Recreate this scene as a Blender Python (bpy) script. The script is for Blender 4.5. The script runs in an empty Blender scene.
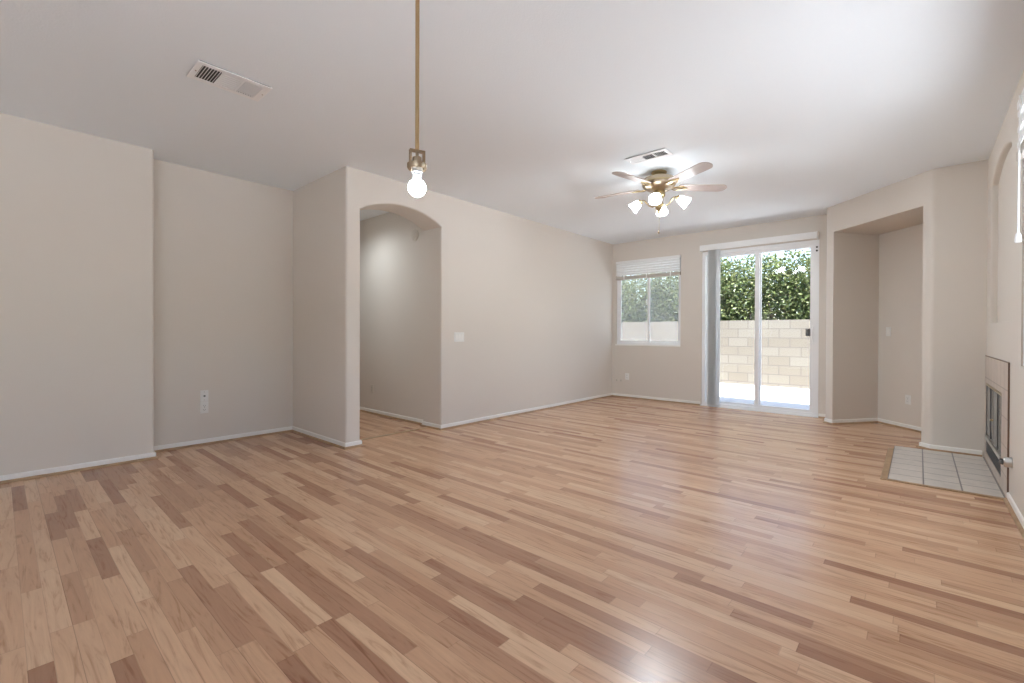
import bpy, bmesh, math, random
from mathutils import Vector, Matrix
random.seed(7)
C = bpy.context.scene.collection
SC = bpy.context.scene
PI = math.pi

# ---------------------------------------------------------------- camera
EYE = 1.15
F_PX, YAW, PITCH, ROLL, SY = 457.23, math.radians(41.646), math.radians(-0.328), math.radians(0.211), -5.333
fw = Vector((-math.sin(YAW), math.cos(YAW), 0)); rt = Vector((math.cos(YAW), math.sin(YAW), 0)); up = Vector((0, 0, 1))
fw2 = fw*math.cos(PITCH) + up*math.sin(PITCH); up2 = up*math.cos(PITCH) - fw*math.sin(PITCH)
rt3 = rt*math.cos(ROLL) + up2*math.sin(ROLL); up3 = up2*math.cos(ROLL) - rt*math.sin(ROLL)
cam_data = bpy.data.cameras.new('camera'); cam = bpy.data.objects.new('camera', cam_data); C.objects.link(cam)
m = Matrix((rt3, up3, -fw2)).transposed().to_4x4(); m.translation = Vector((0, 0, EYE))
cam.matrix_world = m
cam_data.sensor_width = 36; cam_data.lens = F_PX*36/1024; cam_data.shift_y = SY/1024
cam_data.clip_start = 0.02; cam_data.clip_end = 300
SC.camera = cam

# ---------------------------------------------------------------- world, sun, exposure
SKY_STRENGTH, SUN_STRENGTH = 0.36, 19.0
w = bpy.data.worlds.new('sky'); SC.world = w; w.use_nodes = True
nt = w.node_tree; nt.nodes.clear()
sky = nt.nodes.new('ShaderNodeTexSky'); sky.sky_type = 'NISHITA'; sky.sun_disc = False
sky.sun_elevation = math.radians(80); sky.sun_rotation = math.radians(160); sky.air_density = 1.0; sky.dust_density = 1.2
hs = nt.nodes.new('ShaderNodeHueSaturation'); hs.inputs['Saturation'].default_value = 1.0
bg = nt.nodes.new('ShaderNodeBackground'); bg.inputs['Strength'].default_value = SKY_STRENGTH
wo = nt.nodes.new('ShaderNodeOutputWorld')
nt.links.new(sky.outputs[0], hs.inputs['Color']); nt.links.new(hs.outputs[0], bg.inputs['Color']); nt.links.new(bg.outputs[0], wo.inputs[0])
sun_d = bpy.data.lights.new('sun', 'SUN'); sun_d.energy = SUN_STRENGTH; sun_d.angle = math.radians(0.6); sun_d.color = (.94, .975, 1)
sun = bpy.data.objects.new('sun', sun_d); C.objects.link(sun)
sun.rotation_euler = Vector((0.04, 0.16, -1.0)).to_track_quat('-Z', 'Y').to_euler(); sun.location = (0, -10, 30)
FAN_W, HALL_W, PEND_W = 38, 32, 20
SC.view_settings.view_transform = 'Standard'; SC.view_settings.look = 'None'
SC.view_settings.gamma = 1; SC.view_settings.use_curve_mapping = False
SC.view_settings.exposure = 0.66
SC.cycles.use_denoising = True
SC.cycles.max_bounces = 10; SC.cycles.diffuse_bounces = 7; SC.cycles.transparent_max_bounces = 16
SC.cycles.sample_clamp_indirect = 6

# ---------------------------------------------------------------- measures (metres)
H = 2.804
W, B, CY, D, E_, G = -4.243, 7.564, 2.294, -5.468, -5.197, 0.945
FL, FR, R = (-0.906, 7.197), (0.097, 6.189), 0.478
AL, AR, WT = 2.452, 3.505, -4.585            # archway left, right, far side of its wall
HALLY = 3.565
REAR = -2.6
NL, NR, NBL, NBR = (-0.82, 7.111), (0.027, 6.259), (-0.395, 7.69), (0.515, 6.752)

# ---------------------------------------------------------------- materials
def mat(name, col, rough=.6, metal=0, spec=.5, emit=None, estr=0, bump=None, alpha=None, trans=0):
    m = bpy.data.materials.new(name); m.use_nodes = True
    b = m.node_tree.nodes['Principled BSDF']
    b.inputs['Base Color'].default_value = (*col, 1); b.inputs['Roughness'].default_value = rough
    b.inputs['Metallic'].default_value = metal; b.inputs['Specular IOR Level'].default_value = spec
    if emit: b.inputs['Emission Color'].default_value = (*emit, 1); b.inputs['Emission Strength'].default_value = estr
    if bump:
        scale, strength, dist = bump
        n = m.node_tree.nodes; l = m.node_tree.links
        tc = n.new('ShaderNodeTexCoord'); no = n.new('ShaderNodeTexNoise'); bp = n.new('ShaderNodeBump')
        no.inputs['Scale'].default_value = scale; no.inputs['Detail'].default_value = 3
        bp.inputs['Strength'].default_value = strength; bp.inputs['Distance'].default_value = dist
        l.new(tc.outputs['Object'], no.inputs['Vector']); l.new(no.outputs[0], bp.inputs['Height']); l.new(bp.outputs[0], b.inputs['Normal'])
    return m
class N:
    """small node helper"""
    def __init__(s, m): s.t = m.node_tree; s.b = s.t.nodes.get('Principled BSDF')
    def node(s, typ, **kw):
        n = s.t.nodes.new(typ)
        for k, v in kw.items(): setattr(n, k, v)
        return n
    def link(s, a, b): s.t.links.new(a, b)
    def put(s, sock, v):
        if hasattr(v, 'is_output'): s.link(v, sock)
        else: sock.default_value = v
    def math(s, op, a, b=0.0, c=0.0):
        n = s.node('ShaderNodeMath', operation=op); s.put(n.inputs[0], a); s.put(n.inputs[1], b); s.put(n.inputs[2], c); return n.outputs[0]
    def comb(s, x, y, z=0.0):
        n = s.node('ShaderNodeCombineXYZ'); s.put(n.inputs[0], x); s.put(n.inputs[1], y); s.put(n.inputs[2], z); return n.outputs[0]
    def white(s, v):
        n = s.node('ShaderNodeTexWhiteNoise', noise_dimensions='3D'); s.link(v, n.inputs['Vector']); return n.outputs['Value']
    def noise(s, v, scale, detail=3, rough=.5, dist=0.0):
        n = s.node('ShaderNodeTexNoise'); s.link(v, n.inputs['Vector']); n.inputs['Scale'].default_value = scale
        n.inputs['Detail'].default_value = detail; n.inputs['Roughness'].default_value = rough; n.inputs['Distortion'].default_value = dist; return n.outputs[0]
    def ramp(s, f, stops):
        n = s.node('ShaderNodeValToRGB'); s.link(f, n.inputs[0]); e = n.color_ramp.elements
        while len(e) < len(stops): e.new(.5)
        for el, (p, c) in zip(e, stops): el.position = p; el.color = (*c, 1)
        return n.outputs[0]
    def mix(s, f, a, b, typ='MIX'):
        n = s.node('ShaderNodeMix', data_type='RGBA', blend_type=typ)
        s.put(n.inputs['Factor'], f)
        for i, v in ((6, a), (7, b)):
            if hasattr(v, 'is_output'): s.link(v, n.inputs[i])
            else: n.inputs[i].default_value = (*v, 1)
        return n.outputs[2]

WALLP = mat('wall_paint', (.715, .66, .595), .55, spec=.3, bump=(140, .12, .003))
CEILP = mat('ceiling_paint', (.85, .895, .93), .85, spec=.2, bump=(110, .3, .004))
WHITE = mat('white_trim', (.88, .86, .82), .4)
VINYL = mat('white_vinyl', (.89, .895, .90), .3)
PLASTIC = mat('white_plastic', (.82, .81, .78), .35)
ALMOND = mat('painted_plate', (.66, .61, .54), .5)
DARK = mat('dark_slot', (.02, .02, .02), .6)
DUCT = mat('duct_grey', (.06, .06, .06), .8)
BRASS = mat('brass', (.46, .36, .20), .3, 1)
BRONZE = mat('antique_bronze', (.40, .32, .23), .35, 1)
GOLDROD = mat('brushed_gold', (.50, .36, .20), .38, 1)
SILVER = mat('silver_metal', (.62, .62, .60), .3, 1)
BLACKM = mat('black_metal', (.015, .015, .015), .4)
GREYM = mat('dark_grey_metal', (.12, .12, .12), .45, .4)
SHADE = mat('frosted_glass_lit', (.9, .9, .88), .4, emit=(.88, .95, 1), estr=17)
HSHADE = mat('hall_frosted_glass', (.9, .9, .88), .4, emit=(1, .97, .92), estr=2)
BULB = mat('lit_bulb', (.9, .9, .9), .4, emit=(.93, .97, 1), estr=45)
HOLDER = mat('lamp_holder', (.28, .29, .30), .5)
SLAT = mat('blind_slat', (.88, .88, .87), .4)
RAIL = mat('blind_rail', (.52, .48, .43), .45)
def translucent(m, f):
    h = N(m); tr = h.node('ShaderNodeBsdfTranslucent'); tr.inputs[0].default_value = h.b.inputs['Base Color'].default_value
    mx = h.node('ShaderNodeMixShader'); mx.inputs[0].default_value = f; out = m.node_tree.nodes['Material Output']
    h.link(h.b.outputs[0], mx.inputs[1]); h.link(tr.outputs[0], mx.inputs[2]); h.link(mx.outputs[0], out.inputs[0]); return m
FABRIC = translucent(mat('vane', (.86, .86, .85), .5), .5)
CONC = mat('patio_concrete', (.50, .50, .495), .9, bump=(30, .2, .01))
SCREWM = mat('chrome', (.7, .7, .7), .2, 1)

def floor_mat():
    m = bpy.data.materials.new('laminate_planks'); m.use_nodes = True; h = N(m)
    tc = h.node('ShaderNodeTexCoord'); sp = h.node('ShaderNodeSeparateXYZ'); h.link(tc.outputs['Object'], sp.inputs[0])
    x, y = sp.outputs[0], sp.outputs[1]
    sw = .064
    v = h.math('DIVIDE', y, sw); row = h.math('FLOOR', v); fv = h.math('FRACT', v)
    r1 = h.white(h.comb(row, 3.3, 1.7)); r2 = h.white(h.comb(row, 9.1, 5.2))
    ln = h.math('MULTIPLY_ADD', r2, .36, .52)
    u = h.math('ADD', h.math('DIVIDE', x, ln), h.math('MULTIPLY', r1, 13.0)); col = h.math('FLOOR', u); fu = h.math('FRACT', u)
    tone = h.white(h.comb(row, col, 2.0)); tone2 = h.white(h.comb(col, row, 7.0))
    base = h.ramp(tone, [(0, (.360, .182, .106)), (.12, (.425, .228, .134)), (.30, (.530, .308, .182)), (.62, (.600, .364, .220)), (1, (.670, .435, .275))])
    # grain, stretched along the strip and shifted per strip piece
    gx = h.math('MULTIPLY_ADD', tone2, 37.0, h.math('MULTIPLY', x, 2.2)); gy = h.math('MULTIPLY_ADD', tone, 11.0, h.math('MULTIPLY', y, 26.0))
    g1 = h.noise(h.comb(gx, gy, tone2), 1.0, 5, .58, 2.2)
    gx2 = h.math('MULTIPLY_ADD', tone2, 17.0, h.math('MULTIPLY', x, 6.0)); gy2 = h.math('MULTIPLY', y, 190.0)
    g2 = h.noise(h.comb(gx2, gy2, tone), 1.0, 3, .6)
    c1 = h.ramp(g1, [(.30, (.72, .64, .57)), (.46, (1, 1, 1)), (.7, (1.10, 1.10, 1.10))])
    c2 = h.ramp(g2, [(.3, (.88, .86, .84)), (.55, (1, 1, 1))])
    c = h.mix(1.0, base, c1, 'MULTIPLY'); c = h.mix(.22, c, c2, 'MULTIPLY')
    # knots
    vo = h.node('ShaderNodeTexVoronoi'); h.link(h.comb(h.math('MULTIPLY', x, 1.6), h.math('MULTIPLY', y, 3.2), 0.0), vo.inputs['Vector']); vo.inputs['Scale'].default_value = 1.0
    kn = h.ramp(vo.outputs['Distance'], [(.02, (.55, .48, .42)), (.07, (1, 1, 1))]); c = h.mix(.7, c, kn, 'MULTIPLY')
    # seams: every strip a little, every third one (a real board edge) more
    e1 = h.math('LESS_THAN', fv, .035); e2 = h.math('LESS_THAN', fu, .005)
    third = h.math('LESS_THAN', h.math('FRACT', h.math('DIVIDE', v, 3.0)), .013)
    seam = h.math('MINIMUM', h.math('ADD', h.math('MULTIPLY', h.math('MAXIMUM', e1, e2), .22), h.math('MULTIPLY', third, .2)), 1.0)
    c = h.mix(seam, c, (.11, .055, .028))
    h.link(c, h.b.inputs['Base Color'])
    rg = h.math('MULTIPLY_ADD', g1, .05, .235); h.link(rg, h.b.inputs['Roughness'])
    h.b.inputs['Specular IOR Level'].default_value = .5
    return m
FLOOR = floor_mat()

def wood_mat(name, a, b, sc=(3, 40, 40), rough=.45):
    m = bpy.data.materials.new(name); m.use_nodes = True; h = N(m)
    tc = h.node('ShaderNodeTexCoord'); mp = h.node('ShaderNodeMapping'); mp.inputs['Scale'].default_value = sc
    h.link(tc.outputs['Object'], mp.inputs[0]); g = h.noise(mp.outputs[0], 1, 4, .6, .5)
    h.link(h.ramp(g, [(.3, a), (.7, b)]), h.b.inputs['Base Color']); h.b.inputs['Roughness'].default_value = rough
    return m
SHOE = wood_mat('shoe_wood', (.33, .20, .10), (.46, .30, .17), (9, 9, 9))
EDGE = mat('tile_edge', (.20, .13, .09), .5)
BLADE = wood_mat('blade_wood', (.40, .33, .30), (.50, .43, .40), (6, 6, 30))
TRUNK = wood_mat('bark', (.10, .07, .05), (.22, .17, .12), (30, 30, 6), .9)

def tile_mat(name, base, size_u, size_v, off, axes, grout=(.17, .15, .14)):
    """square ceramic tiles with grout; axes: which object coordinates run along the tile face"""
    m = bpy.data.materials.new(name); m.use_nodes = True; h = N(m)
    tc = h.node('ShaderNodeTexCoord'); sp = h.node('ShaderNodeSeparateXYZ'); h.link(tc.outputs['Object'], sp.inputs[0])
    u = h.math('DIVIDE', h.math('SUBTRACT', sp.outputs[axes[0]], off[0]), size_u); v = h.math('DIVIDE', h.math('SUBTRACT', sp.outputs[axes[1]], off[1]), size_v)
    fu, fv = h.math('FRACT', u), h.math('FRACT', v); g = .022
    def edge(f): return h.math('MAXIMUM', h.math('LESS_THAN', f, g), h.math('GREATER_THAN', f, 1-g))
    e = h.math('MAXIMUM', edge(fu), edge(fv))
    t = h.white(h.comb(h.math('FLOOR', u), h.math('FLOOR', v), 1.0))
    n1 = h.noise(tc.outputs['Object'], 9, 4, .6, .8)
    c = h.ramp(n1, [(.3, tuple(k*.88 for k in base)), (.7, tuple(min(1, k*1.08) for k in base))])
    c = h.mix(h.math('MULTIPLY', t, .14), c, tuple(k*.7 for k in base))
    c = h.mix(e, c, grout)
    h.link(c, h.b.inputs['Base Color']); h.b.inputs['Roughness'].default_value = .3
    bp = h.node('ShaderNodeBump'); bp.invert = True; bp.inputs['Strength'].default_value = .5; bp.inputs['Distance'].default_value = .003
    h.link(e, bp.inputs['Height']); h.link(bp.outputs[0], h.b.inputs['Normal'])
    return m
HTILE = tile_mat('hearth_tile', (.66, .60, .54), .2135, .2135, (-.178, 4.705), (0, 1))
STILE = tile_mat('surround_tile', (.62, .52, .445), .2, .205, (4.69, .145), (1, 2), (.36, .28, .23))

def block_mat():
    m = bpy.data.materials.new('garden_block'); m.use_nodes = True; h = N(m)
    tc = h.node('ShaderNodeTexCoord'); sp = h.node('ShaderNodeSeparateXYZ'); h.link(tc.outputs['Object'], sp.inputs[0])
    bw, bh = .44, .213
    v = h.math('DIVIDE', h.math('ADD', sp.outputs[2], .003), bh); row = h.math('FLOOR', v)
    u = h.math('ADD', h.math('DIVIDE', sp.outputs[0], bw), h.math('MULTIPLY', h.math('MODULO', h.math('ABSOLUTE', row), 2.0), .5))
    fu, fv = h.math('FRACT', u), h.math('FRACT', v)
    e = h.math('MAXIMUM', h.math('LESS_THAN', fu, .042), h.math('LESS_THAN', fv, .085))
    t = h.white(h.comb(h.math('FLOOR', u), row, 4.0)); n1 = h.noise(tc.outputs['Object'], 40, 3)
    c = h.ramp(t, [(0, (.176, .148, .112)), (.5, (.193, .167, .130)), (1, (.208, .186, .148))])
    c = h.mix(.35, c, h.ramp(n1, [(.3, (.8, .78, .76)), (.7, (1, 1, 1))]), 'MULTIPLY')
    c = h.mix(e, c, (.13, .11, .092))
    h.link(c, h.b.inputs['Base Color']); h.b.inputs['Roughness'].default_value = .9
    return m
BLOCK = block_mat()

def leaf_mat():
    m = bpy.data.materials.new('leaf'); m.use_nodes = True; h = N(m)
    g = h.node('ShaderNodeNewGeometry')
    c = h.ramp(g.outputs['Random Per Island'], [(0, (.025, .044, .014)), (.4, (.085, .120, .036)), (.75, (.18, .22, .07)), (.95, (.32, .33, .14)), (1, (.42, .40, .25))])
    h.link(c, h.b.inputs['Base Color']); h.b.inputs['Roughness'].default_value = .38
    tr = h.node('ShaderNodeBsdfTranslucent'); h.link(c, tr.inputs[0]); mx = h.node('ShaderNodeMixShader'); mx.inputs[0].default_value = .3
    out = m.node_tree.nodes['Material Output']; h.link(h.b.outputs[0], mx.inputs[1]); h.link(tr.outputs[0], mx.inputs[2]); h.link(mx.outputs[0], out.inputs[0])
    return m
LEAF = leaf_mat()

def glass_mat(name, tint=(1, 1, 1), dull=0.0, dullcol=(.8, .8, .8)):
    m = bpy.data.materials.new(name); m.use_nodes = True; h = N(m); m.node_tree.nodes.remove(h.b)
    out = m.node_tree.nodes['Material Output']
    t = h.node('ShaderNodeBsdfTransparent'); t.inputs[0].default_value = (*tint, 1)
    g = h.node('ShaderNodeBsdfGlossy'); g.inputs['Roughness'].default_value = .02
    f = h.node('ShaderNodeFresnel'); f.inputs[0].default_value = 1.45
    ge = h.node('ShaderNodeNewGeometry')            # reflect at the outer faces only
    fac = h.math('MULTIPLY', f.outputs[0], h.math('SUBTRACT', 1.0, ge.outputs['Backfacing']))
    mx = h.node('ShaderNodeMixShader'); h.link(fac, mx.inputs[0]); h.link(t.outputs[0], mx.inputs[1]); h.link(g.outputs[0], mx.inputs[2])
    if dull:
        d = h.node('ShaderNodeBsdfDiffuse'); d.inputs[0].default_value = (*dullcol, 1)
        tl = h.node('ShaderNodeBsdfTranslucent'); tl.inputs[0].default_value = (*dullcol, 1)
        m3 = h.node('ShaderNodeMixShader'); m3.inputs[0].default_value = .5; h.link(d.outputs[0], m3.inputs[1]); h.link(tl.outputs[0], m3.inputs[2])
        m2 = h.node('ShaderNodeMixShader'); m2.inputs[0].default_value = dull
        h.link(mx.outputs[0], m2.inputs[1]); h.link(m3.outputs[0], m2.inputs[2]); mx = m2
    h.link(mx.outputs[0], out.inputs[0]); return m
GLASS = glass_mat('clear_glass')
SCREEN = glass_mat('insect_screen', dull=.15, dullcol=(.60, .61, .62))
FIREGLASS = mat('smoked_glass', (.25, .25, .24), .25)

# ---------------------------------------------------------------- mesh helpers
class MB:
    def __init__(s): s.bm = bmesh.new()
    def faces(s, vs, fs):
        v = [s.bm.verts.new(p) for p in vs]
        for f in fs:
            try: s.bm.faces.new([v[i] for i in f])
            except ValueError: pass
        return s
    def box(s, lo, hi, M=None):
        x0, y0, z0 = lo; x1, y1, z1 = hi
        P = [Vector(p) for p in ((x0,y0,z0),(x1,y0,z0),(x1,y1,z0),(x0,y1,z0),(x0,y0,z1),(x1,y0,z1),(x1,y1,z1),(x0,y1,z1))]
        if M: P = [M @ p for p in P]
        return s.faces(P, [(3,2,1,0),(4,5,6,7),(0,1,5,4),(1,2,6,5),(2,3,7,6),(3,0,4,7)])
    def prism(s, poly, z0, z1, M=None):
        n = len(poly); P = [Vector((x, y, z0)) for x, y in poly] + [Vector((x, y, z1)) for x, y in poly]
        if M: P = [M @ p for p in P]
        return s.faces(P, [tuple(range(n))[::-1], tuple(range(n, 2*n))] + [(i, (i+1) % n, n+(i+1) % n, n+i) for i in range(n)])
    def tube(s, pts, r, seg=10, cap=True):
        pts = [Vector(p) for p in pts]; n = len(pts); rs = r if isinstance(r, (list, tuple)) else [r]*n
        rings = []; ref = None
        for i, p in enumerate(pts):
            t = (pts[min(i+1, n-1)] - pts[max(i-1, 0)]).normalized()
            if ref is None: ref = t.orthogonal().normalized()
            ref = (ref - t*ref.dot(t)).normalized(); b = t.cross(ref)
            rings.append([s.bm.verts.new(p + (ref*math.cos(2*PI*k/seg) + b*math.sin(2*PI*k/seg))*rs[i]) for k in range(seg)])
        for a, b in zip(rings, rings[1:]):
            for k in range(seg): s.bm.faces.new((a[k], a[(k+1) % seg], b[(k+1) % seg], b[k]))
        if cap: s.bm.faces.new(rings[0][::-1]); s.bm.faces.new(rings[-1])
        return s
    def lathe(s, prof, seg=24, M=None, cap=True, sq=0):
        """profile of (radius, z); sq>0 makes the section squarer"""
        rings = []
        for r, z in prof:
            ring = []
            for k in range(seg):
                a = 2*PI*k/seg; rr = r*(1 + sq*(abs(math.sin(2*a))))
                p = Vector((rr*math.cos(a), rr*math.sin(a), z)); ring.append(s.bm.verts.new(M @ p if M else p))
            rings.append(ring)
        for a, b in zip(rings, rings[1:]):
            for k in range(seg): s.bm.faces.new((a[k], a[(k+1) % seg], b[(k+1) % seg], b[k]))
        if cap: s.bm.faces.new(rings[0][::-1]); s.bm.faces.new(rings[-1])
        return s
    def bevel(s, pred, width, seg=4):
        s.bm.edges.ensure_lookup_table()
        es = [e for e in s.bm.edges if pred(e.verts[0].co, e.verts[1].co)]
        if es: bmesh.ops.bevel(s.bm, geom=es, offset=width, segments=seg, profile=.5, affect='EDGES', clamp_overlap=True)
        return s
    def build(s, name, material, parent=None, smooth=False):
        bmesh.ops.recalc_face_normals(s.bm, faces=s.bm.faces)
        me = bpy.data.meshes.new(name); s.bm.to_mesh(me); s.bm.free()
        me.materials.append(material)
        if smooth:
            for p in me.polygons: p.use_smooth = True
            me.set_sharp_from_angle(angle=math.radians(38))
        o = bpy.data.objects.new(name, me); C.objects.link(o)
        if parent: o.parent = parent
        return o
def outline_slab(outer, holes, depth, M):
    """flat 2D outline with holes filled and given thickness (local z from 0 to depth), placed by M"""
    cu = bpy.data.curves.new('tmp', 'CURVE'); cu.dimensions = '2D'; cu.fill_mode = 'BOTH'; cu.extrude = depth/2
    for poly in [outer] + holes:
        sp = cu.splines.new('POLY'); sp.points.add(len(poly)-1); sp.use_cyclic_u = True
        for p, (x, y) in zip(sp.points, poly): p.co = (x, y, 0, 1)
    o = bpy.data.objects.new('tmp', cu); C.objects.link(o)
    bpy.context.view_layer.update()
    me = bpy.data.meshes.new_from_object(o.evaluated_get(bpy.context.evaluated_depsgraph_get()))
    b = MB(); b.bm.from_mesh(me); bpy.data.objects.remove(o); bpy.data.curves.remove(cu); bpy.data.meshes.remove(me)
    bmesh.ops.translate(b.bm, verts=b.bm.verts, vec=(0, 0, depth/2))
    bmesh.ops.remove_doubles(b.bm, verts=b.bm.verts, dist=1e-5)
    bmesh.ops.transform(b.bm, verts=b.bm.verts, matrix=M)
    return b
def structure(o): o['kind'] = 'structure'; return o
def tag(o, label, cat, group=None):
    o['label'] = label; o['category'] = cat
    if group: o['group'] = group
    return o
def thing(name, loc, label, cat, group=None, rz=0):
    o = bpy.data.objects.new(name, None); C.objects.link(o); o.location = loc; o.rotation_euler = (0, 0, rz); o.empty_display_size = .1
    return tag(o, label, cat, group)
def arc(c0, c1, rise, n=18):
    """segmental arch from c0 to c1 at equal height: points between, rising by `rise`"""
    (a, z), (b, _) = c0, c1; half = abs(b-a)/2; rad = (half*half + rise*rise)/(2*rise); cx = (a+b)/2; cz = z + rise - rad
    th = math.asin(half/rad); sg = 1 if b > a else -1
    return [(cx + sg*rad*math.sin(-th + 2*th*i/n), cz + rad*math.cos(-th + 2*th*i/n)) for i in range(n+1)]

# ---------------------------------------------------------------- room shell
MB().box((-9.5, REAR-.2, -.06), (R+.2, B+.02, 0)).build('floor', FLOOR)
structure(bpy.data.objects['floor'])
structure(MB().box((-9.6, REAR-.25, H), (R+.45, B+1.32, H+.18)).build('ceiling', CEILP))
Z0, Z1 = -.03, H+.03
YZ_at = lambda x: Matrix(((0, 0, 1, x), (1, 0, 0, 0), (0, 1, 0, 0), (0, 0, 0, 1)))      # local (x,y,z) -> (world Y, world Z, world X)
XZ_at = lambda y: Matrix(((1, 0, 0, 0), (0, 0, 1, y), (0, 1, 0, 0), (0, 0, 0, 1)))      # -> (X, Z, Y)

# left wall, stepping back into the dining recess
b = MB().prism([(-5.95, REAR-.2), (E_, REAR-.2), (E_, G), (-5.95, G)], Z0, Z1)
b.bevel(lambda p, q: abs(p.x-E_) < 1e-4 and abs(q.x-E_) < 1e-4 and abs(p.y-G) < 1e-4 and abs(q.y-G) < 1e-4, .02)
structure(b.build('wall_left', WALLP, smooth=True))
structure(MB().prism([(-5.95, G-.02), (D, G-.02), (D, CY+.01), (-5.95, CY+.01)], Z0, Z1).build('wall_left_recess', WALLP))
structure(MB().prism([(-9.4, CY), (WT, CY), (WT, AL), (-9.4, AL)], Z0, Z1).build('wall_dining_return', WALLP))
# wall with the arched passage
outer = [(CY, Z0), (AL, Z0)] + arc((AL, 2.415), (AR, 2.415), .135) + [(AR, Z0), (B+.1, Z0), (B+.1, Z1), (CY, Z1)]
b = outline_slab(outer, [], W-WT, YZ_at(WT))
b.bevel(lambda p, q: abs(p.x-W) < 1e-4 and abs(q.x-W) < 1e-4 and (
    (max(p.z, q.z) < 2.6 and min(p.y, q.y) > CY+.05 and max(p.y, q.y) < AR+.05 and max(p.z, q.z) > .1) or (abs(p.y-CY) < 1e-4 and abs(q.y-CY) < 1e-4)) and (p-q).length < 3.2 and not (abs(p.z-q.z) < 1e-3 and p.z < .1) and len(
    [1 for v in (p, q) if v.y > AR+.01]) == 0 and not (abs(p.y-q.y) > .5), .02)
structure(b.build('wall_archway', WALLP, smooth=True))
structure(MB().prism([(-9.4, HALLY), (WT+.005, HALLY), (WT+.005, HALLY+.2), (-9.4, HALLY+.2)], Z0, Z1).build('wall_hall', WALLP))
structure(MB().prism([(-9.4, AL-.05), (-9.2, AL-.05), (-9.2, HALLY+.1), (-9.4, HALLY+.1)], Z0, Z1).build('wall_hall_end', WALLP))
# back wall with window and sliding door openings
WX0, WX1, WZ0, WZ1 = -4.175, -2.968, .958, 2.475
DX0, DX1, DZ1 = -2.625, -1.035, 2.475
b = outline_slab([(WT, Z0), (DX0, Z0), (DX0, DZ1), (DX1, DZ1), (DX1, Z0), (-.86, Z0), (-.86, Z1), (WT, Z1)],
                 [[(WX0, WZ0), (WX1, WZ0), (WX1, WZ1), (WX0, WZ1)]], .16, XZ_at(B))
structure(b.build('wall_back', WALLP))
# 45 degree wall with the tall recess, and its return towards the fireplace
b = MB().prism([FL, NL, NBL, NBR, NR, FR, (R+.22, FR[1]), (R+.22, B+.16), (FL[0], B+.16)], Z0, Z1)
def vert_edge(p, q, c): return abs(p.x-c[0]) < 1e-4 and abs(q.x-c[0]) < 1e-4 and abs(p.y-c[1]) < 1e-4 and abs(q.y-c[1]) < 1e-4
b.bevel(lambda p, q: vert_edge(p, q, FL) or vert_edge(p, q, FR), .022)
b.prism([NL, NR, NBR, NBL], 2.465, Z1)
structure(b.build('wall_corner', WALLP, smooth=True))
# right wall: front layer has the shallow arched recess, the layer behind closes it
WIN2 = (2.0, 4.245, .958, 2.59); WIN3 = (-2.2, -.2, .06, 2.5); FB = (5.01, 6.06, .06, .725)
RA0, RA1, RSP, RRISE, RLEDGE = 4.72, 5.945, 2.493, .112, 1.258
def rect(a, b_, c, d): return [(a, c), (b_, c), (b_, d), (a, d)]
arch_hole = [(RA1, RLEDGE), (RA0, RLEDGE)] + arc((RA0, RSP), (RA1, RSP), RRISE, 14)
outer = rect(REAR-.2, FR[1]+.02, Z0, Z1)
b = outline_slab(outer, [arch_hole, rect(*WIN2), rect(*WIN3), rect(*FB)], .046, YZ_at(R))
def on_arch(p): return RA0-.01 < p.y < RA1+.01 and p.z > RLEDGE-.01 and p.z < RSP+RRISE+.01
b.bevel(lambda p, q: abs(p.x-R) < 1e-4 and abs(q.x-R) < 1e-4 and on_arch(p) and on_arch(q) and
        ((p-q).length < .12 or abs(p.y-q.y) < 1e-4 or (abs(p.z-RLEDGE) < 1e-4 and abs(q.z-RLEDGE) < 1e-4)), .014, 3)
structure(b.build('wall_right', WALLP, smooth=True))
b = outline_slab(outer, [rect(*WIN2), rect(*WIN3), rect(*FB)], .13, YZ_at(R+.046))
structure(b.build('wall_right_core', WALLP))
# wall behind the camera, with two unseen windows added to let in fill light
FILL_WIN4 = (-4.6, -3.8, 1.0, 2.0); FILL_WIN5 = (-1.4, -.5, 1.0, 2.0)
structure(outline_slab(rect(-5.95, R+.18, Z0, Z1), [rect(*FILL_WIN4), rect(*FILL_WIN5)], .16, XZ_at(REAR-.18)).build('wall_rear', WALLP))

# ---------------------------------------------------------------- baseboards with wooden shoe moulding
def offset_path(path, d):
    """shift an open path to its right by d with mitred corners"""
    out = []; n = len(path)
    def nrm(a, b_): v = Vector((b_[0]-a[0], b_[1]-a[1])).normalized(); return Vector((v.y, -v.x))
    for i, p in enumerate(path):
        p = Vector(p)
        if i == 0: o = p + nrm(path[0], path[1])*d
        elif i == n-1: o = p + nrm(path[-2], path[-1])*d
        else:
            n1, n2 = nrm(path[i-1], path[i]), nrm(path[i], path[i+1]); k = (n1+n2); k = k/(1+n1.dot(n2)); o = p + k*d
        out.append((o.x, o.y))
    return out
def sweep(b, path, prof):
    """prof: list of (distance from wall, z) closed"""
    n = len(prof); rings = []
    offs = [offset_path(path, d) for d, z in prof]
    for i in range(len(path)): rings.append([b.bm.verts.new((offs[k][i][0], offs[k][i][1], prof[k][1])) for k in range(n)])
    for a, c in zip(rings, rings[1:]):
        for k in range(n): b.bm.faces.new((a[k], a[(k+1) % n], c[(k+1) % n], c[k]))
    b.bm.faces.new(rings[0][::-1]); b.bm.faces.new(rings[-1])
def baseboard(name, path):
    b = MB(); sweep(b, path, [(-.004, .0), (.012, .0), (.012, .051), (.008, .058), (-.004, .058)])
    o = structure(b.build(name, WHITE))
    b = MB(); q = [(.0115, .0005)] + [(.0115+.017*math.cos(t*PI/2/5), .0005+.019*math.sin(t*PI/2/5)) for t in range(6)]
    sweep(b, path, q); s = b.build('shoe_molding', SHOE, o, smooth=True)
    return o
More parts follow.
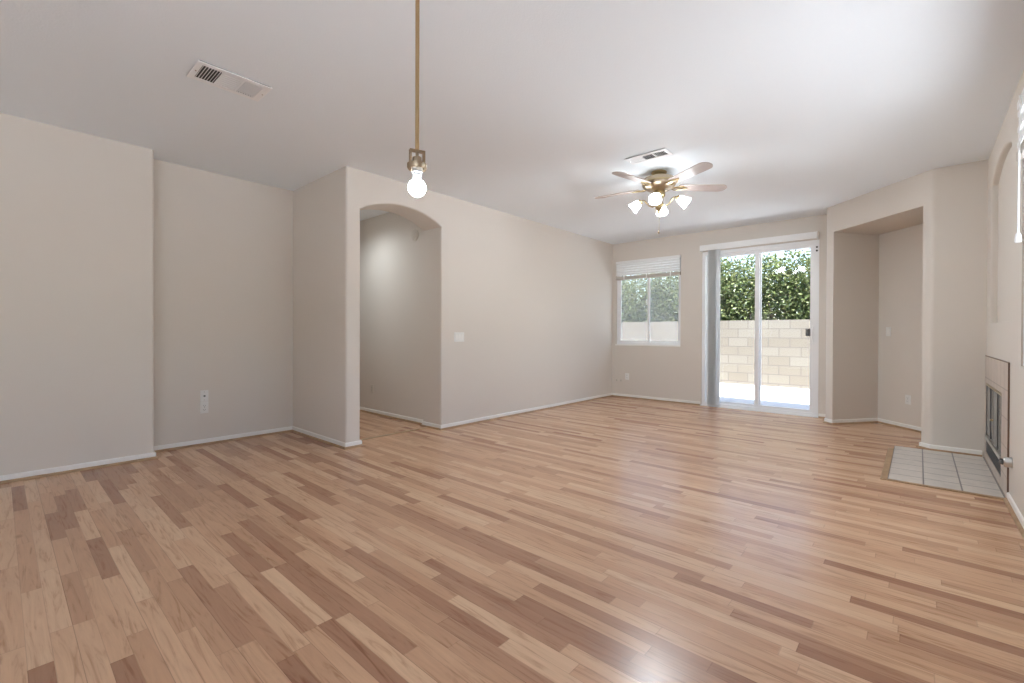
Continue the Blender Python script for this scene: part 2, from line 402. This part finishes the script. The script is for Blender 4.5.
baseboard('baseboard_left', [(E_, REAR), (E_, G), (D, G), (D, CY), (W, CY), (W, AL), (WT-.0, AL), (-9.2, AL)])
baseboard('baseboard_archway', [(-9.2, HALLY), (WT, HALLY), (WT, AR), (W, AR), (W, B), (DX0-.012, B)])
baseboard('baseboard_corner', [(DX1+.006, B), (FL[0], B), FL, NL, NBL, NBR, NR, FR, (R-.022, FR[1])])
baseboard('baseboard_right', [(R, 4.672), (R, -.15)])
# wooden strip across the passage
b = MB(); b.prism([(0, 0), (.05, 0), (.043, .007), (.007, .007)], AL+.03, AR-.03, Matrix(((1, 0, 0, -4.49), (0, 0, 1, 0), (0, 1, 0, 0), (0, 0, 0, 1))))
structure(b.build('trim_passage', SHOE))

# ---------------------------------------------------------------- window frames
def rect_frame(b, x0, x1, z0, z1, t, y0, y1, sides='lrbt'):
    if 'l' in sides: b.box((x0, y0, z0), (x0+t, y1, z1))
    if 'r' in sides: b.box((x1-t, y0, z0), (x1, y1, z1))
    if 'b' in sides: b.box((x0+t*('l' in sides), y0, z0), (x1-t*('r' in sides), y1, z0+t))
    if 't' in sides: b.box((x0+t*('l' in sides), y0, z1-t), (x1-t*('r' in sides), y1, z1))
    return b
def slider_window(name, width, z0, z1, loc, rz, screen=True, recess=.05):
    """horizontal slider; local x along the wall, local -y into the room, opening from x=0"""
    root = bpy.data.objects.new(name, None); C.objects.link(root); structure(root); root.location = loc; root.rotation_euler = (0, 0, rz)
    g = .004
    rect_frame(MB(), g, width-g, z0+g, z1-g, .035, recess, recess+.075).build('window_frame', VINYL, root)
    mid = width/2
    s1 = rect_frame(MB(), .04, mid+.03, z0+.04, z1-.04, .035, recess+.006, recess+.034).build('sash', VINYL, root)
    MB().box((.075, recess+.017, z0+.075), (mid-.005, recess+.022, z1-.075)).build('pane', GLASS, s1)
    s2 = rect_frame(MB(), mid-.02, width-.04, z0+.04, z1-.04, .03, recess+.038, recess+.066).build('sash', VINYL, root)
    MB().box((mid+.01, recess+.050, z0+.07), (width-.07, recess+.055, z1-.07)).build('pane', GLASS, s2)
    MB().box((mid-.028, recess-.006, (z0+z1)/2-.05), (mid-.012, recess+.006, (z0+z1)/2+.05)).build('latch', VINYL, s1)
    if screen: MB().box((.04, recess+.070, z0+.04), (width-.04, recess+.0715, z1-.04)).build('insect_screen', SCREEN, root)
    return root
slider_window('window_1', WX1-WX0, WZ0, WZ1, (WX0, B, 0), 0)
structure(MB().box((WX0+.002, B-.012, WZ0-.018), (WX1-.002, B+.05, WZ0+.004)).build('trim_window_sill', WHITE))
slider_window('window_2', WIN2[1]-WIN2[0], WIN2[2], WIN2[3], (R, WIN2[1], 0), -PI/2, False, .008)
slider_window('window_3', WIN3[1]-WIN3[0], WIN3[2], WIN3[3], (R, WIN3[1], 0), -PI/2, False, .06)
slider_window('fill_window_4', FILL_WIN4[1]-FILL_WIN4[0], FILL_WIN4[2], FILL_WIN4[3], (FILL_WIN4[1], REAR-.02, 0), PI, False, .05)  # this and the next: unseen windows, added as fill from behind
slider_window('fill_window_5', FILL_WIN5[1]-FILL_WIN5[0], FILL_WIN5[2], FILL_WIN5[3], (FILL_WIN5[1], REAR-.02, 0), PI, False, .05)

# ---------------------------------------------------------------- sliding patio door
door = bpy.data.objects.new('door_1', None); C.objects.link(door); structure(door); door.location = (DX0, B, 0)
dw = DX1-DX0
b = rect_frame(MB(), .003, dw-.003, .0, DZ1-.004, .05, .012, .125); b.box((.003, -.012, 0), (dw-.003, .013, .022))
b.build('door_frame', VINYL, door)
fx = .815
p1 = rect_frame(MB(), .05, fx+.035, .03, DZ1-.045, .055, .075, .11).build('fixed_panel', VINYL, door)
MB().box((.10, .09, .08), (fx-.015, .096, DZ1-.095)).build('pane', GLASS, p1)
p2 = rect_frame(MB(), fx-.04, dw-.05, .03, DZ1-.045, .058, .03, .066).build('sliding_panel', VINYL, door)
MB().box((fx+.012, .045, .08), (dw-.1, .051, DZ1-.095)).build('pane', GLASS, p2)
b = MB(); b.tube([(dw-.075, .03, 1.04), (dw-.075, -.018, 1.05), (dw-.075, -.022, 1.10), (dw-.075, -.022, 1.2), (dw-.075, -.018, 1.25), (dw-.075, .03, 1.26)], .009, 10)
b.build('handle', VINYL, p2, smooth=True)
b = MB(); b.box((dw-.158, .008, 1.13), (dw-.105, .03, 1.235)); b.bevel(lambda p, q: True, .006, 2); b.build('latch', GREYM, p2)
for z in (2.37, 2.32): MB().lathe([(.013, 0), (.013, .006), (.007, .009)], 12, Matrix.Translation((dw-.03, .012, z)) @ Matrix.Rotation(PI/2, 4, 'X')).build('bumper_screw', DARK, door)
structure(MB().box((DX0-.005, B-.02, -.001), (DX1+.005, B+.2, .006)).build('trim_door_sill', VINYL))

# ---------------------------------------------------------------- vertical blind, pushed to one side
t = thing('vertical_blind', (0, B, 0), 'white vertical blind with long valance, drawn open left of sliding glass door', 'blind')
vx0, vx1 = -2.625, -1.045
b = MB(); b.box((vx0, -.105, 2.475), (vx1, -.093, 2.565)); b.box((vx0, -.093, 2.475), (vx0+.012, 0, 2.565)); b.box((vx1-.012, -.093, 2.475), (vx1, 0, 2.565)); b.box((vx0+.012, -.093, 2.553), (vx1-.012, 0, 2.565))
b.build('valance', SLAT, t)
MB().box((vx0+.02, -.068, 2.505), (vx1-.02, -.028, 2.545)).build('head_rail', VINYL, t)
for i in range(10):
    x = vx0 + .150 + i*.0135; b = MB(); n = 6; ang = math.radians(52 + (i*7 % 5)*5)
    vs = []
    for z in (.035, 2.49):
        for th in (0, 1):
            for k in range(n+1):
                s = -.044 + .088*k/n; cur = .006*(1-(2*k/n-1)**2)
                px = s*math.cos(ang) - (cur + th*.0011)*math.sin(ang); py = s*math.sin(ang) + (cur + th*.0011)*math.cos(ang)
                vs.append((x+px, -.048+py, z))
    m1 = n+1; fs = []
    for k in range(n):
        fs += [(k, k+1, 2*m1+k+1, 2*m1+k), (m1+k, 3*m1+k, 3*m1+k+1, m1+k+1), (k, m1+k, m1+k+1, k+1), (2*m1+k, 2*m1+k+1, 3*m1+k+1, 3*m1+k)]
    fs += [(0, 2*m1, 3*m1, m1), (n, m1+n, 3*m1+n, 2*m1+n)]
    b.faces(vs, fs); b.build('vane', FABRIC, t, smooth=True)
b = MB(); b.tube([(vx0+.262, -.05, 2.50), (vx0+.262, -.05, 1.05)], .004, 6); b.build('cord', VINYL, t)

# ---------------------------------------------------------------- raised mini blinds
def raised_blind(loc, rz, width, top, bottom, depth, label, wand=None):
    t = thing('window_blind', loc, label, 'blind', rz=rz)
    MB().box((0, -depth, top-.045), (width, 0, top)).build('head_rail', SLAT, t)
    n = 5; z0, z1 = bottom+.075, top-.05
    for i in range(n):
        z = z0 + (z1-z0)*(i+.5)/n; b = MB(); k = .006 if i % 2 else 0
        b.prism([(-depth+.002+k, -.018), (-depth*.5, -.012), (-.002, -.018), (-.002, .012), (-depth*.5, .020), (-depth+.002+k, .012)], .004, width-.004,
                Matrix(((0, 0, 1, 0), (1, 0, 0, 0), (0, 1, 0, z), (0, 0, 0, 1)))); b.build('slat_bundle', SLAT, t)
    b = MB(); b.box((.002, -depth-.002, bottom), (width-.002, 0, bottom+.062)); b.bevel(lambda p, q: abs(p.x-q.x) > .5, .008, 3); b.build('bottom_rail', RAIL, t)
    for f in (.14, .5, .86): MB().box((width*f-.009, -depth-.004, bottom+.002), (width*f+.009, -depth-.002, top-.045)).build('ladder_tape', SLAT, t)
    if wand:
        x, l = wand; b = MB(); b.tube([(x, -depth-.012, top-.03), (x, -depth-.014, top-l)], .0045, 8); ww = b.build('tilt_wand', SLAT, t, smooth=True)
        b = MB(); b.lathe([(.005, 0), (.012, -.012), (.016, -.05), (.013, -.058)], 12, Matrix.Translation((x, -depth-.014, top-l))); b.build('wand_tip', SLAT, ww, smooth=True)
    return t
raised_blind((WX0+.006, B+.036, 0), 0, WX1-WX0-.012, WZ1-.003, 2.135, .045, 'white slatted blind pulled up in the small back window beside the corner')
raised_blind((R-.002, 4.235, 0), -PI/2, 2.30, 2.60, 2.235, .026, 'white slatted blind with hanging wand, at right edge above the bright window', (.22, .84))

# ---------------------------------------------------------------- wall plates
def plate_base(root, wd, ht, material=PLASTIC, cx=0, cz=0):
    b = MB(); b.prism([(-wd/2, -ht/2), (wd/2, -ht/2), (wd/2, ht/2), (-wd/2, ht/2)], 0, .006, Matrix(((1, 0, 0, cx), (0, 0, -1, 0), (0, 1, 0, cz), (0, 0, 0, 1))))
    b.bevel(lambda p, q: p.y < -.005 and q.y < -.005, .003, 2); return b.build('cover_plate', material, root)
def duplex(name, loc, rz, label, material=PLASTIC, wd=.072, ht=.116, gap=0):
    t = thing(name, loc, label, 'outlet', rz=rz); p = plate_base(t, wd, ht, material)
    for s in (-1, 1):
        b = MB(); b.box((-.017, -.0085, s*.02-.0145), (.017, -.005, s*.02+.0145)); b.bevel(lambda p, q: abs(p.y-q.y) > .001, .007, 3)
        r_ = b.build('receptacle', material, t)
        b = MB(); b.box((-.0085, -.0091, s*.02-.004), (-.006, -.008, s*.02+.006)); b.box((.006, -.0091, s*.02-.004), (.0085, -.008, s*.02+.006)); b.box((-.002, -.0091, s*.02-.011), (.002, -.008, s*.02-.007))
        b.build('slots', DARK, r_)
    MB().lathe([(.003, 0), (.003, .0015)], 8, Matrix.Translation((0, -.006, 0)) @ Matrix.Rotation(PI/2, 4, 'X')).build('screw', SCREWM, t)
    return t
def jack(name, loc, rz, label, wd=.072, ht=.116, jr=.009, material=PLASTIC):
    t = thing(name, loc, label, 'wall jack', rz=rz); plate_base(t, wd, ht, material)
    b = MB(); b.lathe([(jr, 0), (jr, .008), (jr*.75, .008), (jr*.75, .012), (jr*.4, .012)], 12, Matrix.Translation((0, -.006, 0)) @ Matrix.Rotation(PI/2, 4, 'X')); b.build('socket', GREYM, t)
    for s in (-1, 1): MB().lathe([(.003, 0), (.003, .0015)], 8, Matrix.Translation((0, -.006, s*ht*.36)) @ Matrix.Rotation(PI/2, 4, 'X')).build('screw', SCREWM, t)
    return t
duplex('wall_outlet', (D, 1.405, .380), PI/2, 'white double outlet low on dining recess wall, under the jack plate')
jack('wall_jack', (D, 1.405, .499), PI/2, 'white jack plate on dining recess wall, directly above the outlet')
duplex('wall_outlet', (-3.935, B, .381), 0, 'pale outlet low on back wall under the small window')
jack('cable_jack', (-4.139, B, .303), 0, 'tiny round cable jack near the back left corner, just above baseboard', .034, .05, .006, ALMOND)
jack('cable_jack', (-4.055, B, .303), 0, 'small beige blank cable plate between corner jack and back wall outlet', .026, .05, .004, ALMOND)
duplex('wall_outlet', (-5.845, HALLY, .352), 0, 'beige outlet low on the hall wall seen through the archway', ALMOND)
nb = lambda s: (NBL[0]+(NBR[0]-NBL[0])*s, NBL[1]+(NBR[1]-NBL[1])*s)
NANG = math.atan2(NBR[1]-NBL[1], NBR[0]-NBL[0])
duplex('wall_outlet', (*nb(.335), .363), NANG, 'white outlet low on the back of the tall corner recess')
def rockers(name, loc, rz, n, label):
    wd = .07+.046*(n-1); t = thing(name, loc, label, 'light switch', rz=rz); plate_base(t, wd, .115)
    for i in range(n):
        x = (i-(n-1)/2)*.046; b = MB()
        b.prism([(-.0335, 0), (.0335, 0), (.0335, .005), (0, .0025), (-.0335, .003)], x-.0165, x+.0165, Matrix(((0, 0, 1, 0), (0, -1, 0, -.0055), (1, 0, 0, 0), (0, 0, 0, 1))))
        b.build('rocker', WHITE, t)
    return t
rockers('light_switch', (W, 3.787, 1.105), PI/2, 3, 'white triple light switch on the long wall right of the archway')
rockers('light_switch', (*nb(.118), 1.192), NANG, 1, 'white single light switch at mid height inside the corner recess')
t = thing('detector_plate', (-4.84, HALLY, 2.41), 'round beige plate high on hall wall, just inside the archway', 'wall plate')
b = MB(); b.lathe([(.072, 0), (.072, .012), (.066, .018), (.03, .022)], 28, Matrix.Rotation(PI/2, 4, 'X')); b.build('base_ring', ALMOND, t, smooth=True)
b = MB(); b.lathe([(.045, .018), (.045, .026), (.038, .030)], 24, Matrix.Rotation(PI/2, 4, 'X')); b.build('center_cap', ALMOND, t, smooth=True)

# ---------------------------------------------------------------- ceiling vents
def vent(loc, rz, L, Wd, secs, label):
    """long axis local x, hanging below local z=0; secs: (start, end, kind) along x"""
    t = thing('ceiling_vent', loc, label, 'vent', 'ceiling air vents', rz)
    ins = [[(a, -Wd/2+.035), (c, -Wd/2+.035), (c, Wd/2-.035), (a, Wd/2-.035)] for a, c, k in secs]
    b = outline_slab([(-L/2, -Wd/2), (L/2, -Wd/2), (L/2, Wd/2), (-L/2, Wd/2)], ins, .006, Matrix.Translation((0, 0, -.014)))
    b.bevel(lambda p, q: p.z < -.0135 and q.z < -.0135 and ((abs(abs(p.x)-L/2) < 1e-4 and abs(abs(q.x)-L/2) < 1e-4) or (abs(abs(p.y)-Wd/2) < 1e-4 and abs(abs(q.y)-Wd/2) < 1e-4)), .004, 2)
    b.box((-L/2+.004, -Wd/2+.004, -.008), (L/2-.004, Wd/2-.004, -.006)) if False else None
    b.build('face_plate', VINYL, t)
    MB().box((-L/2+.01, -Wd/2+.01, -.0025), (L/2-.01, Wd/2-.01, -.0005)).build('duct_liner', DUCT, t)
    for a, c, kind in secs:
        tilt = {'open': -40, 'shut': 44, 'flat': 5, 'half': 28}[kind]
        if kind == 'flat':
            n = 7; y0, y1 = -Wd/2+.035, Wd/2-.035
            for i in range(n):
                y = y0+(y1-y0)*(i+.5)/n; MB().box((a, -.56*(y1-y0)/n, -.0006), (c, .56*(y1-y0)/n, .0006), Matrix.Translation((0, y, -.0085)) @ Matrix.Rotation(math.radians(tilt), 4, 'X')).build('slat', VINYL, t)
        else:
            n = max(5, round((c-a)/.0145)); y0, y1 = -Wd/2+.035, Wd/2-.035; hw = .0062 if kind == 'open' else .0068
            for i in range(n):
                x = a+(c-a)*(i+.5)/n; MB().box((-hw*(.75 if kind == 'open' else 1), y0, -.0006), (hw*(.75 if kind == 'open' else 1), y1, .0006), Matrix.Translation((x, 0, -.0075)) @ Matrix.Rotation(math.radians(tilt), 4, 'Y')).build('slat', VINYL, t)
    for x in (-L/2+.018, L/2-.018): MB().lathe([(.005, 0), (.005, -.0015), (.003, -.003)], 10, Matrix.Translation((x, 0, -.014))).build('screw', SCREWM, t)
    return t
vent((-3.392, 1.02, H), PI/2, .425, .262, [(-.180, -.072, 'open'), (-.058, .045, 'flat'), (.058, .165, 'shut')], 'white ceiling vent with dark open louvers, at upper left over dining area')
vent((-1.885, 4.015, H), 0, .40, .175, [(-.17, -.055, 'flat'), (-.045, .055, 'shut'), (.065, .17, 'half')], 'smaller white ceiling vent just in front of the ceiling fan')

def lamp_light(parent, co, watts, size=.03, col=(.84, .93, 1), typ='POINT', aim=None, spread=None):
    d = bpy.data.lights.new('lamp_light', typ); d.energy = watts; d.color = col; d.shadow_soft_size = size
    o = bpy.data.objects.new('lamp_light', d); C.objects.link(o); o.parent = parent; o.location = co
    if typ == 'SPOT': d.spot_size = spread; d.spot_blend = 1.0; o.rotation_euler = Vector(aim).to_track_quat('-Z', 'Y').to_euler()
    return o
# ---------------------------------------------------------------- pendant
PX, PY = -1.438, 1.067
t = thing('pendant_light', (PX, PY, H), 'gold rod pendant with bare lit globe bulb, hanging in the foreground', 'lamp', rz=YAW+math.radians(28))
b = MB(); b.lathe([(.062, 0), (.062, -.012), (.05, -.022), (.014, -.026)], 28); b.build('canopy', GOLDROD, t, smooth=True)
def zl(z): return z-H
b = MB(); b.tube([(0, 0, -.024), (0, 0, zl(1.845))], .0078, 14); b.build('rod', GOLDROD, t, smooth=True)
b = MB(); b.box((-.030, -.008, zl(1.842)), (.030, .008, zl(1.850))); b.box((-.030, -.008, zl(1.795)), (-.0225, .008, zl(1.843))); b.box((.0225, -.008, zl(1.795)), (.030, .008, zl(1.843)))
b.bevel(lambda p, q: abs(p.y-q.y) > .01, .0015, 1); b.build('yoke', BRONZE, t)
b = MB(); b.lathe([(.006, zl(1.845)), (.006, zl(1.826)), (.017, zl(1.822)), (.019, zl(1.80)), (.0375, zl(1.796)), (.0375, zl(1.782)), (.034, zl(1.776)), (.031, zl(1.776)), (.022, zl(1.783))], 28); b.build('socket_cup', BRONZE, t, smooth=True)
b = MB(); b.lathe([(.0215, zl(1.784)), (.0215, zl(1.764)), (.0172, zl(1.760)), (.0158, zl(1.738)), (.012, zl(1.733))], 20); b.build('lamp_holder', HOLDER, t, smooth=True)
b = MB(); r_ = .034; zc = zl(1.706); b.lathe([(r_*math.sin(a), zc+r_*math.cos(a)) for a in [.46+i*(PI-.48)/15 for i in range(16)]], 24); b.build('bulb', BULB, t, smooth=True)
lamp_light(t, (0, 0, zc), PEND_W, .036)

# ---------------------------------------------------------------- ceiling fan
FX, FY = -1.99, 4.486
fan = thing('ceiling_fan', (FX, FY, H), 'brass ceiling fan with pale wooden blades and four lit frosted glass shades', 'ceiling fan', rz=YAW)
b = MB(); b.lathe([(.072, 0), (.078, -.010), (.070, -.022), (.055, -.034), (.05, -.05)], 32); b.build('canopy', BRASS, fan, smooth=True)
b = MB(); b.lathe([(.05, -.045), (.10, -.052), (.148, -.070), (.165, -.10), (.166, -.128), (.158, -.15), (.13, -.172), (.10, -.190), (.06, -.20)], 40); hs_ = b.build('motor_housing', BRONZE, fan, smooth=True)
b = MB(); b.lathe([(.167, -.108), (.1695, -.112), (.1695, -.120), (.167, -.124)], 40, cap=False); b.build('trim_ring', BRASS, hs_, smooth=True)
for k in range(5):
    a = math.radians(2 + 72*k); M = Matrix.Rotation(a, 4, 'Z') @ Matrix.Translation((0, 0, -.158)) @ Matrix.Rotation(math.radians(-10), 4, 'X')
    n = 12; outl = [(.20, -.052), (.30, -.060), (.55, -.068)] + [(.63 + .07*math.sin(t_*PI/n), -.068*math.cos(t_*PI/n)) for t_ in range(n+1)] + [(.55, .068), (.30, .060), (.20, .052)]
    b = MB(); b.prism(outl, 0, .007, M); bl = b.build('blade', BLADE, fan)
    b = MB()
    for s in (-1, 1): b.tube([M @ Vector((.125, s*.012, -.004)), M @ Vector((.165, s*.030, -.010)), M @ Vector((.205, s*.040, -.006)), M @ Vector((.25, s*.028, -.004)), M @ Vector((.28, s*.006, -.004))], .0055, 8)
    b.prism([(.12, -.02), (.16, -.012), (.29, -.010), (.30, .0), (.29, .010), (.16, .012), (.12, .02)], -.005, 0, M)
    b.build('blade_iron', BRASS, bl, smooth=True)
b = MB(); b.lathe([(.055, -.20), (.062, -.21), (.062, -.245), (.05, -.262), (.026, -.275), (.022, -.33), (.034, -.345), (.036, -.365), (.02, -.385), (.012, -.40), (.016, -.412), (.012, -.424), (.004, -.432)], 28); b.build('light_kit', BRASS, fan, smooth=True)
for k in range(4):
    a = math.radians(90*k - 25); R0 = Matrix.Rotation(a, 4, 'Z')
    pts = [(.028, 0, -.335), (.06, 0, -.352), (.095, 0, -.338), (.12, 0, -.305), (.142, 0, -.278), (.165, 0, -.272), (.182, 0, -.285)]
    b = MB(); b.tube([R0 @ Vector(p) for p in pts], .007, 8); arm = b.build('lamp_arm', BRASS, fan, smooth=True)
    T = R0 @ Matrix.Translation((.180, 0, -.282)) @ Matrix.Rotation(math.radians(180-52), 4, 'Y')   # local +z points down and outward
    b = MB(); b.lathe([(.012, -.012), (.026, -.006), (.030, .010), (.028, .022)], 20, T); b.build('shade_fitter', BRASS, arm, smooth=True)
    prof = [(.023, .014), (.031, .023), (.038, .040), (.043, .066), (.049, .092), (.058, .112)]
    b = MB(); b.lathe(prof + [(r-.004, z-.001) for r, z in prof[::-1]], 24, T, cap=False, sq=.10); sh = b.build('lamp_shade', SHADE, fan, smooth=True)
    b = MB(); b.lathe([(.010, .02), (.012, .032), (.020, .048), (.024, .066), (.018, .084), (.006, .090)], 16, T); b.build('bulb', BULB, sh, smooth=True)
    lamp_light(fan, T @ Vector((0, 0, .135)), FAN_W*(.62 if k == 2 else 1.08), .05, typ='SPOT', aim=(T.to_3x3() @ Vector((0, 0, 1))), spread=math.radians(142))
b = MB(); b.tube([(.004, 0, -.43), (.004, 0, -.60)], .0016, 6); ch = b.build('pull_chain', BRASS, fan)
b = MB(); b.lathe([(.002, -.598), (.007, -.604), (.009, -.616), (.006, -.628)], 12); b.build('chain_knob', BRONZE, ch, smooth=True)
b = MB(); b.tube([(-.035, -.01, -.36), (-.045, -.02, -.42)], .0014, 6); b.build('pull_chain', BRASS, fan)

# ---------------------------------------------------------------- fireplace and hearth
fp = thing('fireplace', (R, 5.44, 0), 'built-in fireplace with beige tile surround and grey glass doors in right wall', 'fireplace')
def loc(y): return y-5.44
# tile surround in relief on the wall
b = outline_slab([(loc(4.69), .007), (loc(6.162), .007), (loc(6.162), .955), (loc(4.69), .955)], [rect(loc(5.02), loc(6.05), .075, .715)], .008, YZ_at(-.009))
ts = b.build('tile_surround', STILE, fp); ts.data.transform(Matrix.Translation((0, 5.44, 0))); ts.location = (0, -5.44, 0)
b = MB(); b.box((-.010, loc(4.684), .007), (-.0005, loc(4.69), .961)); b.box((-.010, loc(4.69), .955), (-.0005, loc(6.162), .961)); b.build('edge_trim', EDGE, fp)
b = MB(); y0, y1 = loc(5.02), loc(6.05)
b.box((.0, y0, .075), (.40, y0+.01, .715)); b.box((.0, y1-.01, .075), (.40, y1, .715)); b.box((0, y0, .705), (.40, y1, .715)); b.box((0, y0, .075), (.40, y1, .085)); b.box((.39, y0, .075), (.40, y1, .715)); b.build('firebox', BLACKM, fp)
b = MB(); b.box((-.012, y0+.003, .690), (.006, y1-.003, .712)); b.bevel(lambda p, q: p.x < -.01 and q.x < -.01, .005, 2); b.build('top_rail', BRASS, fp)
b = MB(); b.box((-.016, y0+.003, .205), (.006, y1-.003, .238)); b.build('bottom_rail', SILVER, fp)
b = MB(); b.box((.0, y0+.003, .078), (.006, y1-.003, .205))
for i in range(6): b.box((-.008, y0+.01, .088+i*.019), (.001, y1-.01, .098+i*.019))
b.build('lower_louver', GREYM, fp)
MB().box((-.010, y1-.05, .238), (.006, y1-.003, .690)).build('side_frame', BLACKM, fp); MB().box((-.010, y0+.003, .238), (.006, y0+.018, .690)).build('side_frame', BLACKM, fp)
n = 4; wdt = (y1-y0-.072)/n
for i in range(n):
    a = y0+.022+i*wdt; ang = .012 if i % 2 else -.012
    b = MB(); b.faces([(-.002+sx*ang*.4, yy, zz) for zz in (.24, .688) for sx, yy in ((1, a), (-1, a+wdt-.006))] + [(.003+sx*ang*.4, yy, zz) for zz in (.24, .688) for sx, yy in ((1, a), (-1, a+wdt-.006))],
                  [(0, 1, 3, 2), (4, 6, 7, 5), (0, 2, 6, 4), (1, 5, 7, 3), (2, 3, 7, 6), (0, 4, 5, 1)]); gd = b.build('glass_door', FIREGLASS, fp)
    MB().box((-.008, a-.001, .24), (.0, a+.007, .688)).build('door_stile', GREYM, gd)
b = MB(); b.tube([(-.006, loc(5.53), .44), (-.026, loc(5.53), .44)], .009, 10); b.build('door_knob', BRASS, fp, smooth=True)

t = thing('gas_valve', (R, 4.555, .288), 'silver metal valve knob on white wall, right beside fireplace tile', 'valve knob')
MR = Matrix.Rotation(-PI/2, 4, 'Y')
b = MB(); b.lathe([(.036, 0), (.037, .006), (.034, .010), (.034, .034), (.030, .040), (.02, .041)], 28, MR); b.build('knob_body', SILVER, t, smooth=True)
b = MB(); b.lathe([(.020, .038), (.021, .056), (.017, .060), (.010, .060), (.010, .052)], 20, MR); b.build('key_socket', GREYM, t, smooth=True)

t = thing('hearth', (0, 0, 0), 'flat grey-beige tiled hearth set in the wood floor before the fireplace', 'hearth')
MB().box((-.178, 4.705, .0005), (R-.0095, 6.16, .005)).build('tile_field', HTILE, t)
b = MB(); b.box((-.222, 4.665, .0005), (-.178, 6.0, .009)); b.bevel(lambda p, q: p.z > .008 and q.z > .008, .003, 2); b.build('wood_border', SHOE, t)
b = MB(); b.box((-.178, 4.665, .0005), (R-.0095, 4.705, .008)); b.bevel(lambda p, q: p.z > .007 and q.z > .007, .003, 2); b.build('wood_border', SHOE, t)

# ---------------------------------------------------------------- garden
structure(MB().box((-40, -30, -.20), (40, 40, -.065)).build('patio', CONC))
t = tag(MB().box((-22, 12.0, -.064), (8, 12.15, 1.49)).build('garden_wall', BLOCK), 'cream concrete block garden wall across the patio outside', 'wall')
def shrub(x, y, seed, label, w_=2.3, hgt=3.35):
    rnd = random.Random(seed); t = thing('hedge_shrub', (x, y, -.06), label, 'shrub', 'hedge behind the garden wall')
    vs, fs = [], []
    lumps = [(rnd.uniform(-.8, .8), rnd.uniform(-.35, .3), rnd.uniform(1.3, hgt-.42), rnd.uniform(.38, .62)) for _ in range(46)]
    for lx, ly, lz, lr in lumps:
        for _ in range(330):
            u = rnd.uniform(-1, 1); ph = rnd.uniform(0, 2*PI); s = math.sqrt(1-u*u); rr = lr*rnd.uniform(.62, 1.05)
            p = Vector((lx+rr*s*math.cos(ph)*1.15, ly+rr*s*math.sin(ph)*.85, lz+rr*u))
            if p.z < .5: continue
            d = Vector((rnd.gauss(0, 1), rnd.gauss(0, 1), rnd.gauss(.1, .8))).normalized(); l = rnd.uniform(.065, .12); q = d.orthogonal().normalized(); q.rotate(Matrix.Rotation(rnd.uniform(0, 2*PI), 3, d)); w2 = l*.24
            nrm = d.cross(q)*(w2*.35); i = len(vs)
            vs += [p, p+d*l*.5+q*w2+nrm, p+d*l, p+d*l*.5-q*w2+nrm, p+d*l*.5]
            fs += [(i, i+1, i+2, i+4), (i, i+4, i+2, i+3)]
    me = bpy.data.meshes.new('foliage'); me.from_pydata([tuple(v) for v in vs], [], fs); me.materials.append(LEAF)
    o = bpy.data.objects.new('foliage', me); C.objects.link(o); o.parent = t
    b = MB()
    for k in range(7):
        a = rnd.uniform(-.9, .9); z = rnd.uniform(1.9, hgt-.35); bx = rnd.uniform(-.2, .2)
        b.tube([(bx, 0, 0), (bx+a*.25, rnd.uniform(-.1, .1), z*.4), (bx+a*.7, rnd.uniform(-.3, .2), z*.75), (bx+a, rnd.uniform(-.4, .2), z)], [.045, .034, .022, .008], 7)
    b.build('branches', TRUNK, t, smooth=True)
    return t
names = ['leafy green shrub of the hedge beyond the wall, left of the window view', 'leafy green shrub behind the garden wall, seen in the small window', 'dense green shrub behind the garden wall, between window and door views',
         'dense green shrub above block wall, seen through left door pane', 'dense green shrub above block wall, seen through right door pane', 'leafy green shrub at the far right end of the hedge, past the right door pane']
for i, x in enumerate((-8.6, -6.9, -5.2, -3.75, -2.25, -.6)): shrub(x, 13.05, 11+i, names[i])

# ---------------------------------------------------------------- hall lamp (its glow shows on the hall wall)
t = thing('hall_lamp', (-5.6, 2.95, H), 'small flush lamp on the hall ceiling beyond the archway', 'lamp')
b = MB(); b.lathe([(.11, 0), (.11, -.02), (.10, -.025)], 24); b.build('lamp_base', WHITE, t, smooth=True)
b = MB(); b.lathe([(.10, -.022), (.095, -.05), (.07, -.075), (.02, -.085)], 24); b.build('lamp_shade', HSHADE, t, smooth=True)
lamp_light(t, (0, 0, -.10), HALL_W, .06, typ='SPOT', aim=(0, 0, -1), spread=math.radians(168))
